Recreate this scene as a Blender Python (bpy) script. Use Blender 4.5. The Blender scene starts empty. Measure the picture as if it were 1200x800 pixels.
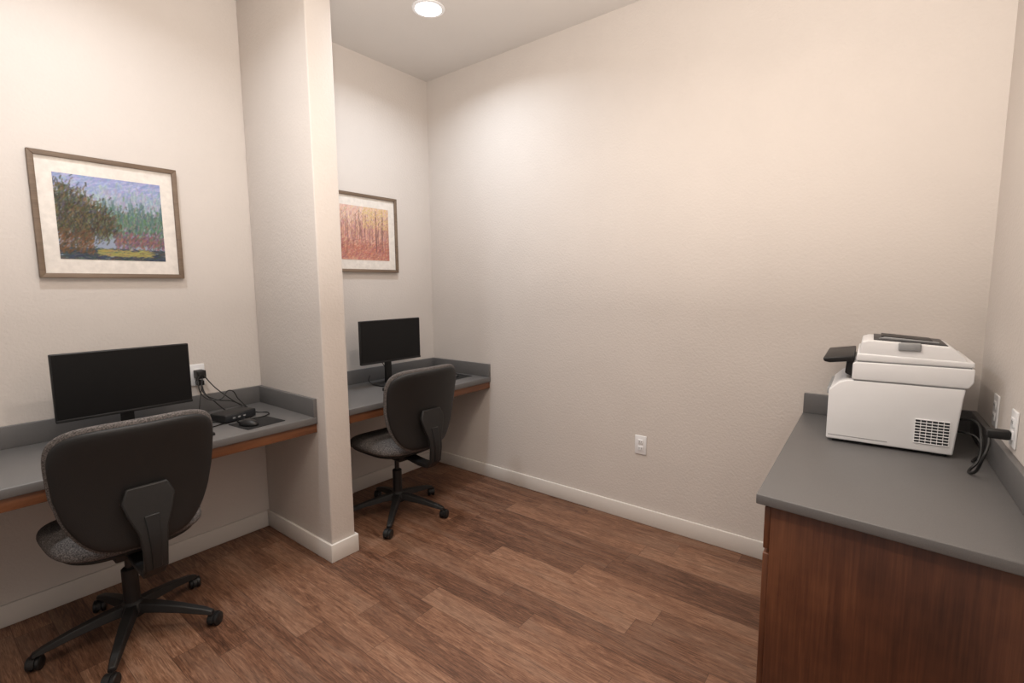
import bpy, bmesh, math, random
import numpy as np
from mathutils import Vector, Matrix
random.seed(4); np.random.seed(4)
S=bpy.context.scene
COL=S.collection
def srgb(r,g,b):
    f=lambda c:(c/255/12.92) if c/255<=.04045 else ((c/255+.055)/1.055)**2.4
    return (f(r),f(g),f(b),1)
# ---------------------------------------------------------------- materials
class NT:
    def __init__(s,name):
        s.m=bpy.data.materials.new(name); s.m.use_nodes=True; s.t=s.m.node_tree
        s.b=s.t.nodes['Principled BSDF']
    def n(s,t,**k):
        x=s.t.nodes.new(t)
        for a,v in k.items(): setattr(x,a,v)
        return x
    def l(s,a,b): s.t.links.new(a,b)
    def math(s,op,a,b=None,c=None):
        x=s.n('ShaderNodeMath',operation=op)
        for i,v in enumerate((a,b,c)):
            if v is None: continue
            if isinstance(v,(int,float)): x.inputs[i].default_value=v
            else: s.l(v,x.inputs[i])
        return x.outputs[0]
    def ramp(s,fac,stops):
        r=s.n('ShaderNodeValToRGB'); e=r.color_ramp.elements
        while len(e)<len(stops): e.new(.5)
        for i,(p,c) in enumerate(stops): e[i].position=p; e[i].color=c
        s.l(fac,r.inputs[0]); return r.outputs[0]
    def mix(s,fac,a,b,mode='MIX'):
        x=s.n('ShaderNodeMix',data_type='RGBA',blend_type=mode)
        for i,v in ((0,fac),(6,a),(7,b)):
            if isinstance(v,(int,float,tuple)): x.inputs[i].default_value=v
            else: s.l(v,x.inputs[i])
        return x.outputs[2]
    def noise(s,vec,scale,detail=3,rough=.5,dist=0):
        x=s.n('ShaderNodeTexNoise'); x.inputs['Scale'].default_value=scale; x.inputs['Detail'].default_value=detail
        x.inputs['Roughness'].default_value=rough; x.inputs['Distortion'].default_value=dist
        s.l(vec,x.inputs['Vector']); return x.outputs[0]
    def obj(s): return s.n('ShaderNodeTexCoord').outputs['Object']
    def scale(s,vec,sc):
        x=s.n('ShaderNodeMapping'); x.inputs['Scale'].default_value=sc; s.l(vec,x.inputs[0]); return x.outputs[0]
    def bump(s,h,strength,dist=.01):
        x=s.n('ShaderNodeBump'); x.inputs['Strength'].default_value=strength; x.inputs['Distance'].default_value=dist
        s.l(h,x.inputs['Height']); s.l(x.outputs[0],s.b.inputs['Normal'])
def simple(name,col,rough=.5,metal=0,spec=.5,nscale=0,namt=.08,bump=0,bscale=200):
    m=NT(name); m.b.inputs['Roughness'].default_value=rough; m.b.inputs['Metallic'].default_value=metal
    m.b.inputs['Specular IOR Level'].default_value=spec
    o=m.obj()
    nz=m.noise(o,nscale or 40,3)
    d=tuple(c*(1-namt) for c in col[:3])+(1,); e=tuple(min(1,c*(1+namt)) for c in col[:3])+(1,)
    m.l(m.ramp(nz,[(.3,d),(.7,e)]),m.b.inputs['Base Color'])
    if bump: m.bump(m.noise(o,bscale,3),bump,.002)
    return m.m
WALL=simple('wall_paint',srgb(209,202,196),.75,spec=.3,nscale=3,namt=.015,bump=.8,bscale=75)
CEIL=simple('ceiling_paint',srgb(206,202,198),.9,spec=.2,nscale=3,namt=.01,bump=.3,bscale=90)
TRIM=simple('trim_paint',srgb(216,211,205),.4,nscale=5,namt=.01)
LAM=simple('gray_laminate',srgb(100,99,99),.42,nscale=600,namt=.10)
BLK=simple('black_plastic',srgb(20,20,21),.45,nscale=200,namt=.1)
BLK2=simple('black_textured_plastic',srgb(22,21,21),.55,nscale=300,namt=.15,bump=.3,bscale=500)
SCR=simple('monitor_screen',srgb(11,11,12),.45,nscale=5,namt=.03,spec=.3)
RUB=simple('cable_rubber',srgb(15,15,15),.5)
WHT=simple('white_plastic',srgb(230,231,233),.4,nscale=10,namt=.01)
WHT2=simple('printer_gray_plastic',srgb(150,152,154),.45)
DARK=simple('printer_dark_recess',srgb(38,40,44),.4)
CHR=simple('chrome_post',srgb(60,60,62),.3,metal=.8)
MAT_=simple('picture_mat',srgb(222,216,209),.8)
PAD=simple('mouse_pad',srgb(18,18,19),.85)
def fabric():
    m=NT('gray_fabric'); o=m.obj()
    v=m.n('ShaderNodeTexVoronoi'); v.inputs['Scale'].default_value=210; m.l(o,v.inputs[0])
    nz=m.noise(o,170,4,.7)
    f=m.math('MULTIPLY',v.outputs['Distance'],.5); f=m.math('ADD',f,m.math('MULTIPLY',nz,.8))
    m.l(m.ramp(f,[(.42,srgb(50,48,48)),(.88,srgb(122,116,113))]),m.b.inputs['Base Color'])
    m.b.inputs['Roughness'].default_value=.95; m.b.inputs['Specular IOR Level'].default_value=.15
    m.bump(nz,.5,.003); return m.m
FAB=fabric()
def wood(name,axis,c1,c2,c3,rough=.4,sc=1.):
    m=NT(name); o=m.obj()
    s=[14*sc]*3; s[axis]=1.1*sc
    v=m.scale(o,tuple(s))
    n1=m.noise(v,1.0,5,.6,.6); 
    s2=[90*sc]*3; s2[axis]=3*sc
    n2=m.noise(m.scale(o,tuple(s2)),1.5,4,.6)
    n3=m.noise(o,2.6,4,.6)
    f=m.math('ADD',m.math('MULTIPLY',n1,.35),m.math('MULTIPLY',n2,.3)); f=m.math('ADD',f,m.math('MULTIPLY',n3,.5))
    m.l(m.ramp(f,[(.40,c1),(.57,c2),(.76,c3)]),m.b.inputs['Base Color'])
    m.b.inputs['Roughness'].default_value=rough; m.bump(n2,.08,.002); return m.m
CAB=wood('stained_cabinet_wood',2,srgb(52,28,18),srgb(84,48,31),srgb(112,70,46),.4)
APR=wood('apron_wood',0,srgb(80,48,30),srgb(108,67,41),srgb(126,83,54),.45)
FRM=wood('frame_wood',0,srgb(84,70,58),srgb(112,94,78),srgb(130,112,94),.5,2)
def floor_mat():
    m=NT('vinyl_plank_floor'); o=m.obj()
    sp=m.n('ShaderNodeSeparateXYZ'); m.l(o,sp.inputs[0]); X,Y=sp.outputs[0],sp.outputs[1]
    W,L=.125,.95
    u=m.math('DIVIDE',X,W); row=m.math('FLOOR',u)
    wn=m.n('ShaderNodeTexWhiteNoise',noise_dimensions='1D'); m.l(row,wn.inputs['W'])
    v=m.math('ADD',m.math('DIVIDE',Y,L),m.math('MULTIPLY',wn.outputs[0],3.7)); idx=m.math('FLOOR',v)
    cb=m.n('ShaderNodeCombineXYZ'); m.l(row,cb.inputs[0]); m.l(idx,cb.inputs[1])
    w2=m.n('ShaderNodeTexWhiteNoise',noise_dimensions='3D'); m.l(cb.outputs[0],w2.inputs[0])
    rnd=w2.outputs[0]
    sh=m.n('ShaderNodeVectorMath',operation='MULTIPLY_ADD'); m.l(w2.outputs[1],sh.inputs[0]); sh.inputs[1].default_value=(7,9,5); m.l(o,sh.inputs[2])
    g1=m.noise(m.scale(sh.outputs[0],(34,2.6,1)),1.5,10,.78,2.4)
    g2=m.noise(m.scale(sh.outputs[0],(150,9,1)),1.3,6,.75,.5)
    g3=m.noise(m.scale(sh.outputs[0],(8,1.0,1)),1.2,3,.5,1.0)
    g4=m.noise(m.scale(sh.outputs[0],(260,14,1)),1.0,3,.6)
    f=m.math('ADD',m.math('MULTIPLY',g1,.60),m.math('MULTIPLY',g2,.42)); f=m.math('ADD',f,m.math('MULTIPLY',g3,.20))
    f=m.math('ADD',f,m.math('MULTIPLY',m.math('SUBTRACT',rnd,.5),.11))
    c=m.ramp(f,[(.45,srgb(60,40,31)),(.55,srgb(98,67,50)),(.64,srgb(128,92,71)),(.80,srgb(174,137,111))])
    c=m.mix(m.math('MULTIPLY',m.ramp(g3,[(.48,(0,0,0,1)),(.68,(1,1,1,1))]),.42),c,srgb(118,96,82))
    c=m.mix(m.math('MULTIPLY',m.ramp(g4,[(.56,(0,0,0,1)),(.66,(1,1,1,1))]),.5),c,srgb(66,44,34))
    fu=m.math('FRACT',u); fv=m.math('FRACT',v)
    eu=m.math('MINIMUM',fu,m.math('SUBTRACT',1,fu)); ev=m.math('MINIMUM',fv,m.math('SUBTRACT',1,fv))
    e=m.math('MINIMUM',m.math('MULTIPLY',eu,W),m.math('MULTIPLY',ev,L))
    seam=m.math('LESS_THAN',e,.0012)
    c=m.mix(m.math('MULTIPLY',seam,.6),c,srgb(46,30,24))
    m.l(c,m.b.inputs['Base Color'])
    m.b.inputs['Roughness'].default_value=.5; m.b.inputs['Specular IOR Level'].default_value=.35
    m.bump(m.math('SUBTRACT',g2,seam),.2,.003)
    return m.m
FLOOR=floor_mat()
# ---------------------------------------------------------------- geometry helpers
def link(o,parent=None,loc=None,rz=0):
    COL.objects.link(o)
    if parent: o.parent=parent
    return o
def empty(name,loc=(0,0,0),rz=0):
    e=bpy.data.objects.new(name,None); e.empty_display_size=.1; e.location=loc; e.rotation_euler=(0,0,rz); COL.objects.link(e); return e
def mesh(name,verts,faces,mat,parent=None,smooth=False,bevel=0,seg=2,recalc=True):
    me=bpy.data.meshes.new(name); me.from_pydata([tuple(v) for v in verts],[],faces)
    bm=bmesh.new(); bm.from_mesh(me)
    if recalc: bmesh.ops.recalc_face_normals(bm,faces=bm.faces)
    if bevel: bmesh.ops.bevel(bm,geom=[e for e in bm.edges],offset=bevel,segments=seg,affect='EDGES',profile=.5,clamp_overlap=True)
    bm.to_mesh(me); bm.free()
    me.materials.append(mat)
    o=bpy.data.objects.new(name,me); link(o,parent)
    if smooth or bevel:
        for p in me.polygons: p.use_smooth=True
        if bevel or smooth=='auto':
            me.set_sharp_from_angle(angle=math.radians(35 if not bevel else 50))
    return o
BF=[(0,1,3,2),(4,6,7,5),(0,4,5,1),(2,3,7,6),(0,2,6,4),(1,5,7,3)]
def box(name,a,b,mat,parent=None,bevel=0,seg=2):
    v=[(x,y,z) for x in (a[0],b[0]) for y in (a[1],b[1]) for z in (a[2],b[2])]
    return mesh(name,v,BF,mat,parent,bevel=bevel,seg=seg)
def prism(name,poly,axis,a,b,mat,parent=None,bevel=0,seg=2):
    """poly: list of 2D pts in the two remaining axes (order xyz without axis)"""
    def mk(p,c):
        l=list(p); l.insert(axis,c); return tuple(l)
    n=len(poly); v=[mk(p,a) for p in poly]+[mk(p,b) for p in poly]
    f=[tuple(range(n)),tuple(range(2*n-1,n-1,-1))]+[(i,(i+1)%n,n+(i+1)%n,n+i) for i in range(n)]
    return mesh(name,v,f,mat,parent,bevel=bevel,seg=seg)
def lathe(name,prof,mat,parent=None,loc=(0,0,0),rot=None,n=28):
    v=[];f=[]
    for r,z in prof:
        for i in range(n):
            t=2*math.pi*i/n; v.append((r*math.cos(t),r*math.sin(t),z))
    for j in range(len(prof)-1):
        for i in range(n):
            f.append((j*n+i,j*n+(i+1)%n,(j+1)*n+(i+1)%n,(j+1)*n+i))
    f.append(tuple(range(n))); f.append(tuple(range((len(prof)-1)*n,len(prof)*n)))
    M=Matrix.Translation(loc)@(rot or Matrix())
    v=[M@Vector(p) for p in v]
    return mesh(name,v,f,mat,parent,smooth='auto')
def tube(name,pts,r,mat,parent=None):
    c=bpy.data.curves.new(name,'CURVE'); c.dimensions='3D'; c.bevel_depth=r; c.bevel_resolution=3; c.resolution_u=8
    s=c.splines.new('BEZIER'); s.bezier_points.add(len(pts)-1)
    for p,q in zip(s.bezier_points,pts): p.co=q; p.handle_left_type=p.handle_right_type='AUTO'
    c.use_fill_caps=True; c.materials.append(mat)
    o=bpy.data.objects.new(name,c); return link(o,parent)
def pad(name,outline,surf,th_up,th_dn,mat,parent,n=96,rings=14,exp=5):
    """cushion: outline(t)->(a,b); surf(a,b)->(point,normal)"""
    v=[];f=[]
    def ring(r,side):
        out=[]
        h=max(0,1-r**exp)**.5
        for i in range(n):
            a,b=outline(2*math.pi*i/n); p,nn=surf(a*r,b*r)
            out.append(p+nn*(th_up*h if side>0 else -th_dn*h))
        return out
    rs=[math.sin((k+1)/rings*math.pi/2) for k in range(rings)]
    layers=[]
    for side in (1,-1):
        for k,r in enumerate(rs):
            if side<0 and k==rings-1: continue
            layers.append((side,k,len(v))); v+=ring(min(r,1),side)
    st={(s,k):i for s,k,i in layers}; st[(-1,rings-1)]=st[(1,rings-1)]
    for side in (1,-1):
        p,nn=surf(0,0); c=len(v); v.append(p+nn*(th_up if side>0 else -th_dn))
        for i in range(n): f.append((c,st[(side,0)]+i,st[(side,0)]+(i+1)%n))
        for k in range(rings-1):
            A,B=st[(side,k)],st[(side,k+1)]
            for i in range(n): f.append((A+i,A+(i+1)%n,B+(i+1)%n,B+i))
    o=mesh(name,v,f,mat,parent,smooth=True); return o
def sweep(name,path,widths,thick,mat,parent,bevel=.004):
    """flat bar in the local YZ plane; path of (y,z)"""
    v=[];f=[]
    for i,(y,z) in enumerate(path):
        a=path[max(i-1,0)]; b=path[min(i+1,len(path)-1)]
        t=Vector((b[0]-a[0],b[1]-a[1])).normalized(); nn=Vector((-t.y,t.x)); w=widths[i]/2; h=thick[i]/2
        for sx,sn in ((-1,-1),(1,-1),(1,1),(-1,1)): v.append((sx*w,y+nn.x*sn*h,z+nn.y*sn*h))
    for i in range(len(path)-1):
        for k in range(4): f.append((4*i+k,4*i+(k+1)%4,4*i+4+(k+1)%4,4*i+4+k))
    f+= [(0,1,2,3),tuple(4*(len(path)-1)+k for k in (3,2,1,0))]
    o=mesh(name,v,f,mat,parent,smooth='auto')
    md=o.modifiers.new('b','BEVEL'); md.width=bevel; md.segments=2; md.limit_method='ANGLE'; md.angle_limit=.9
    return o
# ---------------------------------------------------------------- room
H=3.121; T=.12
XP1,XP2,YP=-1.445,-1.300,-.711
box('floor',(-4.6,-5,-.1),(T,T,0),FLOOR)
box('ceiling',(-4.6,-5,H),(T,T,H+.1),CEIL)
box('wall_back',(-4.6,0,0),(T,T,H),WALL)
box('wall_right',(0,-3.6,0),(T,0,H),WALL)
box('wall_divider',(XP1,YP,0),(XP2,0,H),WALL,bevel=.008,seg=3)
box('wall_left',(-3.45,YP,0),(-3.3,0,H),WALL)
CX=-1.9; cs=(-3.42+3.37)/(-1.281)
yc=lambda x:-3.37+cs*x
v=[(0,yc(0)),(CX,yc(CX)),(CX,yc(CX)-T),(0,yc(0)-T)]
prism('wall_front',v,2,0,H,WALL)
bh,bt=.102,.014
def bb(name,poly): prism(name,poly,2,0,bh,TRIM,bevel=.003,seg=2)
def bbox(name,a,b): box(name,(a[0],a[1],0),(b[0],b[1],bh),TRIM,bevel=.004)
bbox('baseboard_right',(-bt,-3.36,0),(0,-bt,0))
bbox('baseboard_back',(XP2+bt,-bt),(0,0)); bbox('baseboard_back.001',(-3.3,-bt),(XP1-bt,0))
bb('baseboard_divider',[(XP1-bt,0),(XP1-bt,YP-bt),(XP2+bt,YP-bt),(XP2+bt,0),(XP2,0),(XP2,YP),(XP1,YP),(XP1,0)])
# recessed lights
def downlight(x,y,power,col):
    e=empty('recessed_ceiling_light',(x,y,H))
    lathe('trim_ring',[(.075,-.003),(.078,-.006),(.094,-.005),(.097,0)],WHT,e,n=40)
    m=NT('led_lens'); em=m.n('ShaderNodeEmission'); em.inputs[0].default_value=(1,.97,.92,1); em.inputs[1].default_value=9
    m.l(em.outputs[0],m.t.nodes['Material Output'].inputs[0])
    lathe('lens',[(.074,-.007),(.074,-.004)],m.m,e,n=40)
    L=bpy.data.lights.new('downlight','AREA'); L.shape='DISK'; L.size=.15; L.energy=power; L.color=col; L.spread=math.radians(150)
    o=bpy.data.objects.new('lamp',L); o.location=(0,0,-.012); link(o,e)
downlight(-.706,-.793,12,(.86,.93,1))
downlight(-2.35,-.793,11,(.90,.95,1))
downlight(-1.5,-2.1,13,(1,.86,.74))
downlight(-2.7,-2.5,12,(1,.86,.74))
# added unseen fill light, aimed up to imitate a flash bounced off the ceiling
L=bpy.data.lights.new('bounce_fill','AREA'); L.shape='DISK'; L.size=.5; L.energy=122; L.color=(1,.905,.815)
o=bpy.data.objects.new('bounce_fill',L); o.location=(-2.5,-2.75,1.35); o.rotation_euler=(math.pi,0,0); link(o)
# ---------------------------------------------------------------- desks
ZT,ZS,TH,YD=.805,.905,.038,-.634
def desk(x0,x1,name='built_in_desk'):
    g=.001; x0+=g; x1-=g
    e=empty(name,((x0+x1)/2,YD/2,0)); ox,oy=-(x0+x1)/2,-YD/2
    B=lambda n,a,b,m,bev=.002: box(n,(a[0]+ox,a[1]+oy,a[2]),(b[0]+ox,b[1]+oy,b[2]),m,e,bev)
    B('countertop',(x0,YD,ZT-TH),(x1,-g,ZT),LAM,.004)
    B('apron',(x0,YD+.012,ZT-TH-.05),(x1,YD+.035,ZT-TH),APR,.002)
    B('cleat_back',(x0,-.03,ZT-TH-.05),(x1,-g,ZT-TH),APR)
    B('cleat_side',(x1-.03,YD+.035,ZT-TH-.05),(x1,-.03,ZT-TH),APR)
    e=empty('desk_backsplash',((x0+x1)/2,YD/2,0))
    B=lambda n,a,b,m,bev=.002: box(n,(a[0]+ox,a[1]+oy,a[2]),(b[0]+ox,b[1]+oy,b[2]),m,e,bev)
    B('rear_piece',(x0,-.02,ZT),(x1,-g,ZS),LAM)
    B('side_piece_right',(x1-.02,YD+.002,ZT),(x1,-.02,ZS),LAM)
    B('side_piece_left',(x0,YD+.002,ZT),(x0+.02,-.02,ZS),LAM)
desk(-3.3,XP1)
desk(XP2,0)
# ---------------------------------------------------------------- paintings
def painting(kind,nx=200,ny=190):
    A=np.zeros((ny,nx,3))
    def stroke(x,y,ang,ln,w,c,al=.75):
        dx,dy=math.cos(ang),math.sin(ang)
        R=int(ln/2+w+2); x0,x1=max(0,int(x-R)),min(nx,int(x+R+1)); y0,y1=max(0,int(y-R)),min(ny,int(y+R+1))
        if x0>=x1 or y0>=y1: return
        yy,xx=np.mgrid[y0:y1,x0:x1]; a=(xx-x)*dx+(yy-y)*dy; b=-(xx-x)*dy+(yy-y)*dx
        m=((np.abs(a)<ln/2)&(np.abs(b)<w/2))
        A[y0:y1,x0:x1][m]=(1-al)*A[y0:y1,x0:x1][m]+al*np.array(c)
    rr=random.random
    def jit(c,j=14):
        k=random.uniform(-j,j); return [max(0,min(255,q+k+random.uniform(-j,j)*.5)) for q in c]
    def field(n,fx,col,ang,ln,w,j=14,al=.6):
        for _ in range(n):
            x,y=fx(); stroke(x*nx,y*ny,ang+random.uniform(-.5,.5),ln*random.uniform(.6,1.3),w,jit(random.choice(col),j),al)
    U=random.uniform; G=random.gauss
    if kind==0:
        A[:]=(140,150,170)
        field(1900,lambda:(rr(),U(.70,1.02)),[(132,146,190),(146,154,196),(156,152,194),(136,156,190),(172,176,204)],.5,13,3)
        field(1500,lambda:(rr(),G(.69,.09)),[(140,158,172),(132,152,176),(158,150,178),(148,168,166),(168,176,190)],1.4,11,2.5)
        field(1500,lambda:(U(.4,1.02),G(.46,.09)),[(80,112,94),(94,128,92),(128,108,118),(78,102,110),(112,138,112),(62,88,74)],1.4,9,2.5)
        for k in range(46):
            x=U(.4,1); stroke(x*nx,U(.45,.68)*ny,1.57+U(-.12,.12),U(16,44),3,jit((80,108,110)),.5)
        field(800,lambda:(U(.5,1.02),G(.24,.05)),[(134,88,92),(148,104,88),(108,78,102),(88,90,80),(118,88,120),(88,102,82)],1.2,7,2.5)
        field(700,lambda:(rr(),U(-.02,.13)),[(50,62,76),(68,82,74),(48,54,80),(82,76,70)],.05,16,2.6)
        field(160,lambda:(U(.35,.85),U(.05,.12)),[(166,156,90),(134,144,86),(160,136,84)],.1,18,2,al=.5)
        for cx,cy,sx,sy in ((.02,.70,.13,.19),(.14,.64,.13,.18),(.28,.54,.12,.16),(.42,.42,.10,.12),(.06,.44,.12,.16),(.22,.34,.16,.12)):
            field(480,lambda:(G(cx,sx*.62),G(cy,sy*.62)),[(62,62,46),(82,76,50),(96,80,54),(56,68,54),(110,92,62),(50,50,46),(88,98,74),(82,78,96)],1.1,9,2.2,16,.65)
        for k in range(30):
            x=.0+.016*k+U(-.02,.02); 
            stroke(x*nx,U(.35,.6)*ny,1.57+U(-.45,.45),U(25,60),1.4,jit((56,48,44)),.6)
        field(320,lambda:(U(0,.3),U(.08,.35)),[(118,82,56),(94,70,52),(66,60,48)],1.0,9,2.4)
    else:
        A[:]=(205,160,140)
        field(1900,lambda:(rr(),U(.6,1.02)),[(218,188,166),(212,176,164),(222,194,160),(206,170,164),(200,182,176)],1.2,12,3)
        field(1900,lambda:(rr(),G(.5,.13)),[(208,160,138),(194,142,132),(210,166,138),(178,134,136),(196,160,148)],1.4,10,3)
        field(1700,lambda:(rr(),G(.16,.10)),[(184,114,96),(196,130,104),(168,106,104),(156,102,102),(190,146,120),(174,120,110)],.7,10,3)
        for k in range(60):
            x=rr(); stroke(x*nx,U(.35,.7)*ny,1.57+U(-.12,.12),U(40,110),U(1,2.2),jit((118,84,80)),.55)
        for k in range(120):
            x=rr(); stroke(x*nx,U(.5,.9)*ny,1.57+U(-.9,.9),U(12,30),1.2,jit((132,96,90)),.45)
        for x in (.72,.86): stroke(x*nx,.55*ny,1.57+U(-.06,.06),150,3.2,(92,66,62),.6)
        field(420,lambda:(U(.45,1),U(.6,1)),[(210,188,132),(204,172,122)],1,7,2.4)
    # soft pastel blending
    B=A.copy()
    for ax in (0,1): B=(np.roll(B,1,ax)+2*B+np.roll(B,-1,ax))/4
    B[0],B[-1],B[:,0],B[:,-1]=A[0],A[-1],A[:,0],A[:,-1]
    return np.clip(B,0,255)
def framed(name,x0,x1,z0,z1,kind):
    e=empty(name,((x0+x1)/2,-.003,(z0+z1)/2)); w,h=(x1-x0)/2,(z1-z0)/2; fw=.022; d=-.024
    def fr(n,p): prism(n,p,1,0,d,FRM,e,bevel=.002)
    fr('frame_top',[(-w,h),(w,h),(w-fw,h-fw),(-w+fw,h-fw)]); fr('frame_bottom',[(-w,-h),(w,-h),(w-fw,-h+fw),(-w+fw,-h+fw)])
    fr('frame_left',[(-w,-h),(-w,h),(-w+fw,h-fw),(-w+fw,-h+fw)]); fr('frame_right',[(w,-h),(w,h),(w-fw,h-fw),(w-fw,-h+fw)])
    box('mat_board',(-w+fw*.8,-.012,-h+fw*.8),(w-fw*.8,-.002,h-fw*.8),MAT_,e)
    A=painting(kind); ny,nx=A.shape[:2]; aw,ah=w-.078,h-.088
    V=[];F=[]
    for j in range(ny+1):
        for i in range(nx+1): V.append((-aw+2*aw*i/nx,-.0135,-ah+2*ah*j/ny))
    for j in range(ny):
        for i in range(nx):
            a=j*(nx+1)+i; F.append((a,a+1,a+nx+2,a+nx+1))
    m=NT('pastel_artwork_%d'%kind); at=m.n('ShaderNodeVertexColor',layer_name='Col'); m.l(at.outputs[0],m.b.inputs['Base Color']); m.b.inputs['Roughness'].default_value=.8
    o=mesh('artwork',V,F,m.m,e,recalc=False)
    ca=o.data.color_attributes.new('Col','FLOAT_COLOR','CORNER')
    c=A.reshape(-1,3)/255; lin=np.where(c<=.04045,c/12.92,((c+.055)/1.055)**2.4)
    buf=np.ones((nx*ny,4,4)); buf[:,:,:3]=lin[:,None,:]; ca.data.foreach_set('color',buf.ravel())
framed('framed_painting',-2.393,-1.821,1.554,2.120,0)
framed('framed_painting',-.932,-.362,1.607,2.159,1)
# ---------------------------------------------------------------- outlets
def outlet(loc,rz):
    e=empty('wall_outlet',loc,rz)   # local -Y points into the room
    box('plate',(-.038,-.006,-.06),(.038,0,.06),WHT,e,.003)
    for s in (-1,1):
        box('receptacle',(-.017,-.009,s*.021-.015),(.017,-.005,s*.021+.015),WHT,e,.002)
        for k in (-1,1): box('slot',(k*.007-.0012,-.0096,s*.021-.004),(k*.007+.0012,-.0085,s*.021+.006),DARK,e)
    return e
outlet((0,-1.861,.506),math.radians(-90))
outlet((-1.79,0,1.02),0)
outlet((-.36,yc(-.36),1.03),math.radians(180)+math.atan(cs))
outlet((-.64,yc(-.64),1.03),math.radians(180)+math.atan(cs))
# ---------------------------------------------------------------- monitors
def monitor(x,y,z0,rz=0):
    e=empty('computer_monitor',(x,y,ZT),rz); w=.262; h=.30; b=z0-ZT
    box('panel_housing',(-w,0,b),(w,.022,b+h),BLK,e,.004)
    box('rear_bulge',(-w*.6,.018,b+.05),(w*.6,.05,b+h*.8),BLK2,e,.012)
    box('screen',(-w+.005,-.001,b+.014),(w-.005,.002,b+h-.005),SCR,e)
    box('bottom_bezel',(-w,-.002,b),(w,.003,b+.012),BLK,e,.001)
    prism('stand_neck',[(-.028,0.001),(.028,.001),(.022,b+.14),(-.022,b+.14)],1,.045,.065,BLK,e,bevel=.003)
    pad('stand_base',lambda t:(.12*abs(math.cos(t))**.5*(1 if math.cos(t)>0 else -1),.09*abs(math.sin(t))**.5*(1 if math.sin(t)>0 else -1)),
        lambda a,c:(Vector((a,c+.04,.006)),Vector((0,0,1))),.006,.006,BLK,e,n=40,rings=6,exp=8)
monitor(-2.167,-.25,.925)
monitor(-.628,-.25,.972)
# ---------------------------------------------------------------- keyboards / mice
def keyboard(x,y,rz=0):
    e=empty('keyboard',(x,y,ZT),rz)
    prism('case',[(-.065,0),(.065,0),(.065,.022),(-.065,.012)],0,-.22,.22,BLK,e,bevel=.003)
    V=[];F=[]
    for r in range(6):
        yy=.05-r*.02; zz=.017+(yy+.065)/.13*.008
        k=-.208
        while k<.2:
            w=.016 if not(r==5 and -.1<k<.0) else .09
            b=len(V)
            for (dx,dy,dz) in ((0,0,-.006),(w,0,-.006),(w,.016,-.006),(0,.016,-.006),(.002,.002,.003),(w-.002,.002,.003),(w-.002,.014,.003),(.002,.014,.003)):
                V.append((k+dx,yy-.008+dy,zz+dz))
            F+=[(b+4,b+5,b+6,b+7)]+[(b+i,b+(i+1)%4,b+4+(i+1)%4,b+4+i) for i in range(4)]
            k+=w+.003
    mesh('keys',V,F,BLK2,e)
def mouse(x,y,rz=0,z=ZT+.003):
    e=empty('computer_mouse',(x,y,z),rz)
    pad('body',lambda t:(.031*math.cos(t)*(1+.06*math.sin(t)),.055*math.sin(t)),lambda a,b:(Vector((a,b,.004)),Vector((0,0,1))),.03,.003,BLK,e,n=40,rings=10,exp=2.2)
    lathe('wheel',[(.0,-.003),(.009,-.003),(.009,.003),(0,.003)],DARK,e,loc=(0,.03,.026),rot=Matrix.Rotation(math.pi/2,4,'Y'),n=16)
def mpad(x,y,w,h,rz=0):
    e=empty('mouse_pad',(x,y,ZT),rz); box('cloth',(-w/2,-h/2,0),(w/2,h/2,.003),PAD,e,.001)
keyboard(-2.14,-.48); keyboard(-.60,-.43,.05)
mpad(-1.70,-.49,.20,.18,.1); mouse(-1.75,-.51,.35)
mpad(-.17,-.40,.22,.19,0); mouse(-.17,-.40,-.2)
# mini pc / hub
e=empty('mini_computer',(-1.74,-.31,ZT),.25)
box('case',(-.09,-.06,.004),(.09,.06,.045),BLK,e,.006); box('front_panel',(-.085,-.062,.008),(.085,-.059,.041),DARK,e,.001)
for k in (-.05,-.02,.01): box('usb_port',(k,-.0635,.02),(k+.014,-.061,.027),WHT2,e)
for sx in(-.07,.07):
    for sy in (-.045,.045): lathe('foot',[(.006,0),(.006,.005)],RUB,e,loc=(sx,sy,0),n=12)
e=empty('power_adapter',(-1.79,-.04,1.0),0)
box('plug_block',(-.022,-.03,.005),(.022,.03,.05),BLK,e,.004); box('plug_block_lower',(-.016,-.012,-.035),(.016,.03,-.008),BLK,e,.004)
tube('cord_a',[(0,-.01,-.03),(.0,-.06,-.08),(.03,-.09,-.12),(.07,-.10,-.17),(.05,-.19,-.16)],.0035,RUB,e)
tube('cord_b',[(.01,-.03,.02),(.04,-.07,-.04),(.10,-.10,-.11),(.16,-.14,-.175),(.13,-.22,-.185),(.07,-.24,-.165)],.003,RUB,e)
tube('cord_c',[(0,-.03,.01),(-.02,-.08,-.06),(.02,-.14,-.10),(.11,-.13,-.13),(.17,-.2,-.185),(.10,-.30,-.188),(.03,-.36,-.188),(.04,-.42,-.185)],.0028,RUB,e)
tube('cord_d',[(-.01,-.03,.03),(-.04,-.08,.0),(-.03,-.12,-.08),(.03,-.16,-.10),(.09,-.15,-.06),(.13,-.16,-.12),(.18,-.22,-.188),(.22,-.30,-.190),(.17,-.36,-.190),(.10,-.35,-.190)],.003,RUB,e)
tube('cord_e',[(.0,-.02,-.02),(-.05,-.10,-.14),(-.08,-.16,-.19),(-.06,-.26,-.190),(.0,-.30,-.190),(-.08,-.36,-.190),(-.14,-.40,-.18)],.0028,RUB,e)
# second desk cords
e=empty('power_cord',(-.62,-.1,ZT),0)
tube('cord_a',[(-.1,0,.06),(-.12,-.02,.02),(0,-.04,.004),(.15,-.02,.004),(.3,-.06,.004),(.36,-.16,.004),(.42,-.24,.012)],.003,RUB,e)
tube('cord_b',[(.0,.0,.16),(.06,-.02,.06),(.10,-.05,.004),(.2,-.1,.004),(.2,-.2,.004)],.003,RUB,e)
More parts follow.
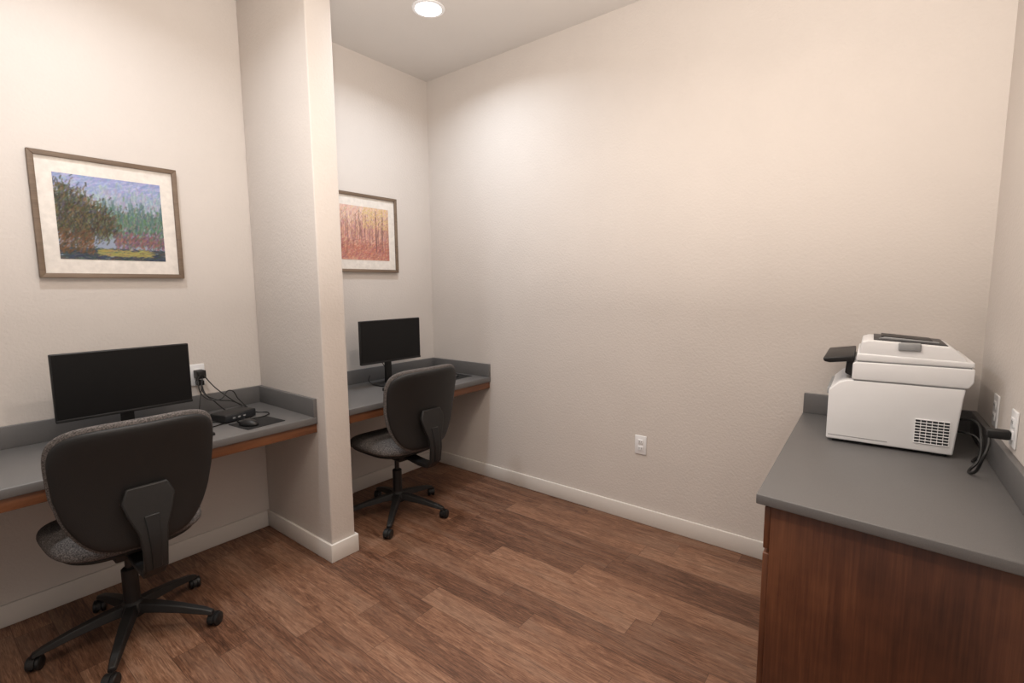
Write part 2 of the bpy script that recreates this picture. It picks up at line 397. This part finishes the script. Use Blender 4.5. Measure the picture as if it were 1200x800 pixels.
# ---------------------------------------------------------------- office chairs
def chair(x,y,face,base_ang):
    e=empty('office_chair',(x,y,0),math.radians(face-90)); 
    sg=lambda v,p:math.copysign(abs(v)**p,v)
    off=math.radians(base_ang-(face-90))
    # base
    lathe('base_hub',[(.028,.085),(.045,.09),(.05,.12),(.036,.15),(.03,.155)],BLK2,e)
    for k in range(5):
        a=off+k*2*math.pi/5; M=Matrix.Rotation(a,4,'Z')
        path=[(.03,.125,.028,.02),(.10,.118,.027,.018),(.20,.100,.023,.015),(.29,.078,.019,.012),(.325,.066,.015,.009)]
        V=[];F=[]
        for r,z,w,h in path:
            for sy,sz in ((-1,-1),(1,-1),(.7,1),(-.7,1)): V.append(M@Vector((r,w*sy,z+h*sz)))
        for i in range(len(path)-1):
            for j in range(4): F.append((4*i+j,4*i+(j+1)%4,4*i+4+(j+1)%4,4*i+4+j))
        F+=[(0,1,2,3),tuple(4*(len(path)-1)+j for j in (3,2,1,0))]
        o=mesh('base_leg_%d'%(k+1),V,F,BLK2,e,smooth='auto'); md=o.modifiers.new('b','BEVEL'); md.width=.004; md.segments=2
        sw=M@Vector((.322,0,0)); ca=a+.9+k*1.7
        R=Matrix.Translation(sw)@Matrix.Rotation(ca,4,'Z')
        lathe('caster_stem_%d'%(k+1),[(.006,.045),(.006,.07)],CHR,e,loc=sw,n=10)
        for s in (-1,1):
            lathe('caster_wheel_%d'%(k+1),[(.006,-.009),(.024,-.009),(.028,-.005),(.028,.005),(.022,.009),(.006,.009)],BLK,e,rot=R@Matrix.Translation((.012,s*.015,.028))@Matrix.Rotation(math.pi/2,4,'X'),n=22)
        V=[];F=[];n=10
        for sy in (-.008,.008):
            for i in range(n+1):
                t=math.radians(-10+200*i/n); V.append(R@Vector((.012+.032*math.cos(t),sy,.028+.031*math.sin(t))))
        F=[tuple(range(n+1)),tuple(range(2*n+1,n,-1))]+[(i,(i+1)%(n+1),n+1+(i+1)%(n+1),n+1+i) for i in range(n+1)]
        mesh('caster_hood_%d'%(k+1),V,F,BLK2,e,smooth='auto')
    lathe('gas_lift_cover',[(.030,.15),(.030,.30),(.024,.305)],BLK,e)
    lathe('gas_lift',[(.015,.30),(.015,.42)],CHR,e,n=18)
    box('tilt_mechanism',(-.07,-.13,.395),(.07,.10,.455),BLK2,e,.008)
    tube('height_lever',[(.05,.02,.43),(.15,.02,.428),(.24,.02,.42)],.006,BLK,e)
    lathe('tension_knob',[(.018,-.02),(.022,-.015),(.022,.015),(.018,.02)],BLK,e,loc=(0,.11,.42),rot=Matrix.Rotation(math.pi/2,4,'X'),n=16)
    # seat
    def so(t):
        a=.262*sg(math.cos(t),.55); b=.25*sg(math.sin(t),.58)
        return a*(1+.06*b/.235*.6),b+.0
    def ss(a,b):
        z=.495+.03*(a/.25)**2*(.4)-.035*max(0,(b-.10)/.13)**2
        return Vector((a,b,z)),Vector((0,0,1))
    pad('seat_cushion',so,ss,.062,.034,FAB,e,exp=6)
    pad('seat_pan',lambda t:tuple(c*.90 for c in so(t)),lambda a,b:(ss(a,b)[0]+Vector((0,0,-.028)),Vector((0,0,1))),.01,.025,BLK2,e,exp=6)
    # backrest: wide nearly straight top with rounded corners, tapering to the bottom
    zc,hh=.770,.232
    def bo(t):
        c,s=sg(math.cos(t),.30),sg(math.sin(t),.36)
        b=hh*s
        w=.262+.018*s-.060*max(0,-s)**1.6-.006*max(0,s)**3
        if s>0: b+= .016*(1-abs(c)**3)*s
        else: b-=.030*(1-abs(c)**2)*(-s)
        return w*c,b
    def bs(a,b):
        yy=-.335-.13*(b)+ .9*a*a -.35*(b-.0)**2
        n=Vector((-1.8*a,1,.16)).normalized()
        return Vector((a,yy,zc+b)),n
    pad('back_cushion',lambda t:tuple(c*1.02 for c in bo(t)),lambda a,b:(bs(a,b)[0]+bs(a,b)[1]*.016,bs(a,b)[1]),.034,.020,FAB,e,exp=10)
    pad('back_shell',lambda t:tuple(c*.965 for c in bo(t)),lambda a,b:bs(a,b),.004,.018,BLK2,e,exp=16)
    # J-bar
    P=[(-.06,.425),(-.16,.422),(-.27,.412),(-.35,.415),(-.393,.455),(-.403,.53),(-.394,.60),(-.382,.66),(-.372,.72),(-.365,.77)]
    sweep('back_bracket',P,[.07,.07,.072,.074,.076,.08,.095,.14,.17,.13],[.022,.022,.024,.026,.026,.026,.026,.026,.024,.018],BLK2,e,.006)
    sweep('bracket_rib',[(y-.014,z) for y,z in P[4:8]],[.03,.034,.04,.05],[.010]*4,BLK,e,.003)
    return e
chair(-2.29,-.52,89.5,27)
chair(-.845,-.53,87,5)
# ---------------------------------------------------------------- storage cabinet with counter
ZC=.851
e=empty('base_cabinet',(0,0,0))
cp=[(-.001,-3.369),(-.001,-2.726),(-1.222,-2.761),(-1.281,yc(-1.281)+.001)]
prism('countertop',cp,2,ZC-.032,ZC,LAM,e,bevel=.003)
prism('cabinet_body',[(-.002,-3.366),(-.002,-2.765),(-1.195,-2.80),(-1.252,yc(-1.252)+.002)],2,.10,ZC-.032,CAB,e,bevel=.002)
prism('toe_kick',[(-.002,-3.366),(-.002,-2.83),(-1.19,-2.865),(-1.245,yc(-1.245)+.002)],2,0,.10,DARK,e)
for k in range(2):   # drawer and door fronts, facing the room
    for (z0,z1,nm) in ((.66,.80,'drawer_front'),(.12,.645,'door_front')):
        x0=-.02-k*.59; x1=x0-.57
        yy=lambda x:-2.765+.0293*x
        prism(nm+'_%d'%(k+1),[(x0,yy(x0)),(x1,yy(x1)),(x1,yy(x1)+.02),(x0,yy(x0)+.02)],2,z0,z1,CAB,e,bevel=.003)
e=empty('counter_backsplash',(0,0,0))
prism('side_piece',[(-.001,-2.728),(-.001,-3.368),(-.021,-3.368),(-.021,-2.728)],2,ZC,ZC+.1,LAM,e,bevel=.002)
prism('rear_piece',[(-.022,yc(-.022)+.001),(-1.275,yc(-1.275)+.001),(-1.275,yc(-1.275)+.021),(-.022,yc(-.022)+.021)],2,ZC,ZC+.1,LAM,e,bevel=.002)
# ---------------------------------------------------------------- printer
e=empty('laser_printer',(-.27,-3.085,ZC),math.radians(2))
W=.2
prism('lower_body',[(-.175,.012),(-.19,.22),(-.195,.262),(.162,.262),(.19,.250),(.222,.215),(.222,.012)],0,-W,W,WHT,e,bevel=.006,seg=3)
for sx in(-.16,.16):
    for sy in (-.14,.18): box('foot',(sx-.02,sy-.02,0),(sx+.02,sy+.02,.014),DARK,e,.002)
prism('scanner_unit',[(-.20,.266),(-.214,.288),(-.214,.338),(.137,.338),(.147,.330),(.147,.266)],0,-W-.004,W+.004,WHT,e,bevel=.005,seg=3)
prism('seam',[(-.19,.258),(-.19,.27),(.14,.27),(.14,.258)],0,-W+.003,W-.003,WHT2,e)
prism('scanner_lid',[(-.212,.342),(-.212,.362),(.135,.372),(.138,.342)],0,-W-.003,W+.003,WHT,e,bevel=.005,seg=3)
prism('lid_seam',[(-.205,.335),(-.205,.345),(.132,.345),(.132,.335)],0,-W+.002,W-.002,WHT2,e)
prism('document_feeder',[(-.195,.355),(-.188,.372),(-.158,.404),(-.145,.413),(-.04,.419),(.10,.426),(.122,.418),(.130,.365)],0,-W+.002,W*.5,WHT,e,bevel=.005,seg=3)
prism('feeder_tray_recess',[(-.14,.4135),(-.135,.4175),(.085,.4295),(.085,.424)],0,-W+.03,W*.45,DARK,e,bevel=.002)
prism('paper_guide',[(-.115,.418),(-.115,.424),(.05,.436),(.07,.429)],0,-.140,-.125,WHT2,e,bevel=.002)
prism('paper_tray_flap',[(-.10,.419),(-.10,.425),(.06,.438),(.06,.432)],0,-.10,.04,BLK,e,bevel=.002)
box('feeder_latch',(-W-.006,-.06,.392),(-W+.03,.008,.421),WHT2,e,.004)
box('paper_drawer_line',(-W-.0008,.02,.028),(-W+.004,.215,.031),WHT2,e)
box('vent_recess',(-W-.001,-.160,.045),(-W+.002,-.06,.135),DARK,e)
for k in range(9):
    z=.045+k*.01125; box('vent_bar',(-W-.004,-.160,z-.0015),(-W+.002,-.06,z+.0015),WHT,e,.0008)
for k in range(7):
    y=-.160+k*.01667; box('vent_rib',(-W-.003,y-.001,.045),(-W+.002,y+.001,.135),WHT,e)
prism('control_panel_arm',[(.145,.270),(.172,.285),(.168,.345),(.145,.352)],0,-W+.03,W-.03,BLK,e,bevel=.004)
prism('control_panel_screen',[(.145,.338),(.225,.326),(.246,.330),(.250,.345),(.145,.362)],0,-W+.005,W-.01,BLK,e,bevel=.005)
prism('output_tray',[(.205,.19),(.23,.19),(.23,.215),(.205,.225)],0,-W+.05,W-.05,WHT2,e,bevel=.003)
# printer cord
e=empty('printer_power_cord',(0,0,0))
yl=yc(-.64)
tube('cord',[(-.40,-3.275,.99),(-.46,-3.32,1.0),(-.53,-3.33,.96),(-.57,-3.325,.89),(-.60,-3.30,.856),(-.65,-3.31,.87),(-.68,-3.32,.92),(-.66,-3.335,.975),(-.64,yl+.06,1.005)],.0045,RUB,e)
tube('cord_usb',[(-.42,-3.275,.95),(-.47,-3.33,.94),(-.50,-3.33,.88),(-.47,-3.32,.857),(-.40,-3.34,.857)],.0035,RUB,e)
box('plug',(-.655,yl+.01,.992),(-.625,yl+.065,1.022),RUB,e,.005)
# ---------------------------------------------------------------- world + camera
w=bpy.data.worlds.new('World'); S.world=w; w.use_nodes=True
w.node_tree.nodes['Background'].inputs[0].default_value=(1,.91,.84,1); w.node_tree.nodes['Background'].inputs[1].default_value=.40
cam=bpy.data.cameras.new('cam'); co=bpy.data.objects.new('camera',cam); COL.objects.link(co)
cam.sensor_width=36; cam.lens=36*577.01/1200; cam.clip_start=.02
yaw,pit,roll=map(math.radians,(38.032,6.437,-.477))
F=Vector((math.cos(pit)*math.cos(yaw),math.cos(pit)*math.sin(yaw),-math.sin(pit))); R=Vector((math.sin(yaw),-math.cos(yaw),0)); U=R.cross(F)
R2=R*math.cos(roll)+U*math.sin(roll); U2=U*math.cos(roll)-R*math.sin(roll)
M=Matrix((R2,U2,-F)).transposed().to_4x4(); M.translation=Vector((-2.8475,-3.071,1.5)); co.matrix_world=M
S.camera=co
S.view_settings.view_transform='Standard'; S.view_settings.exposure=.04
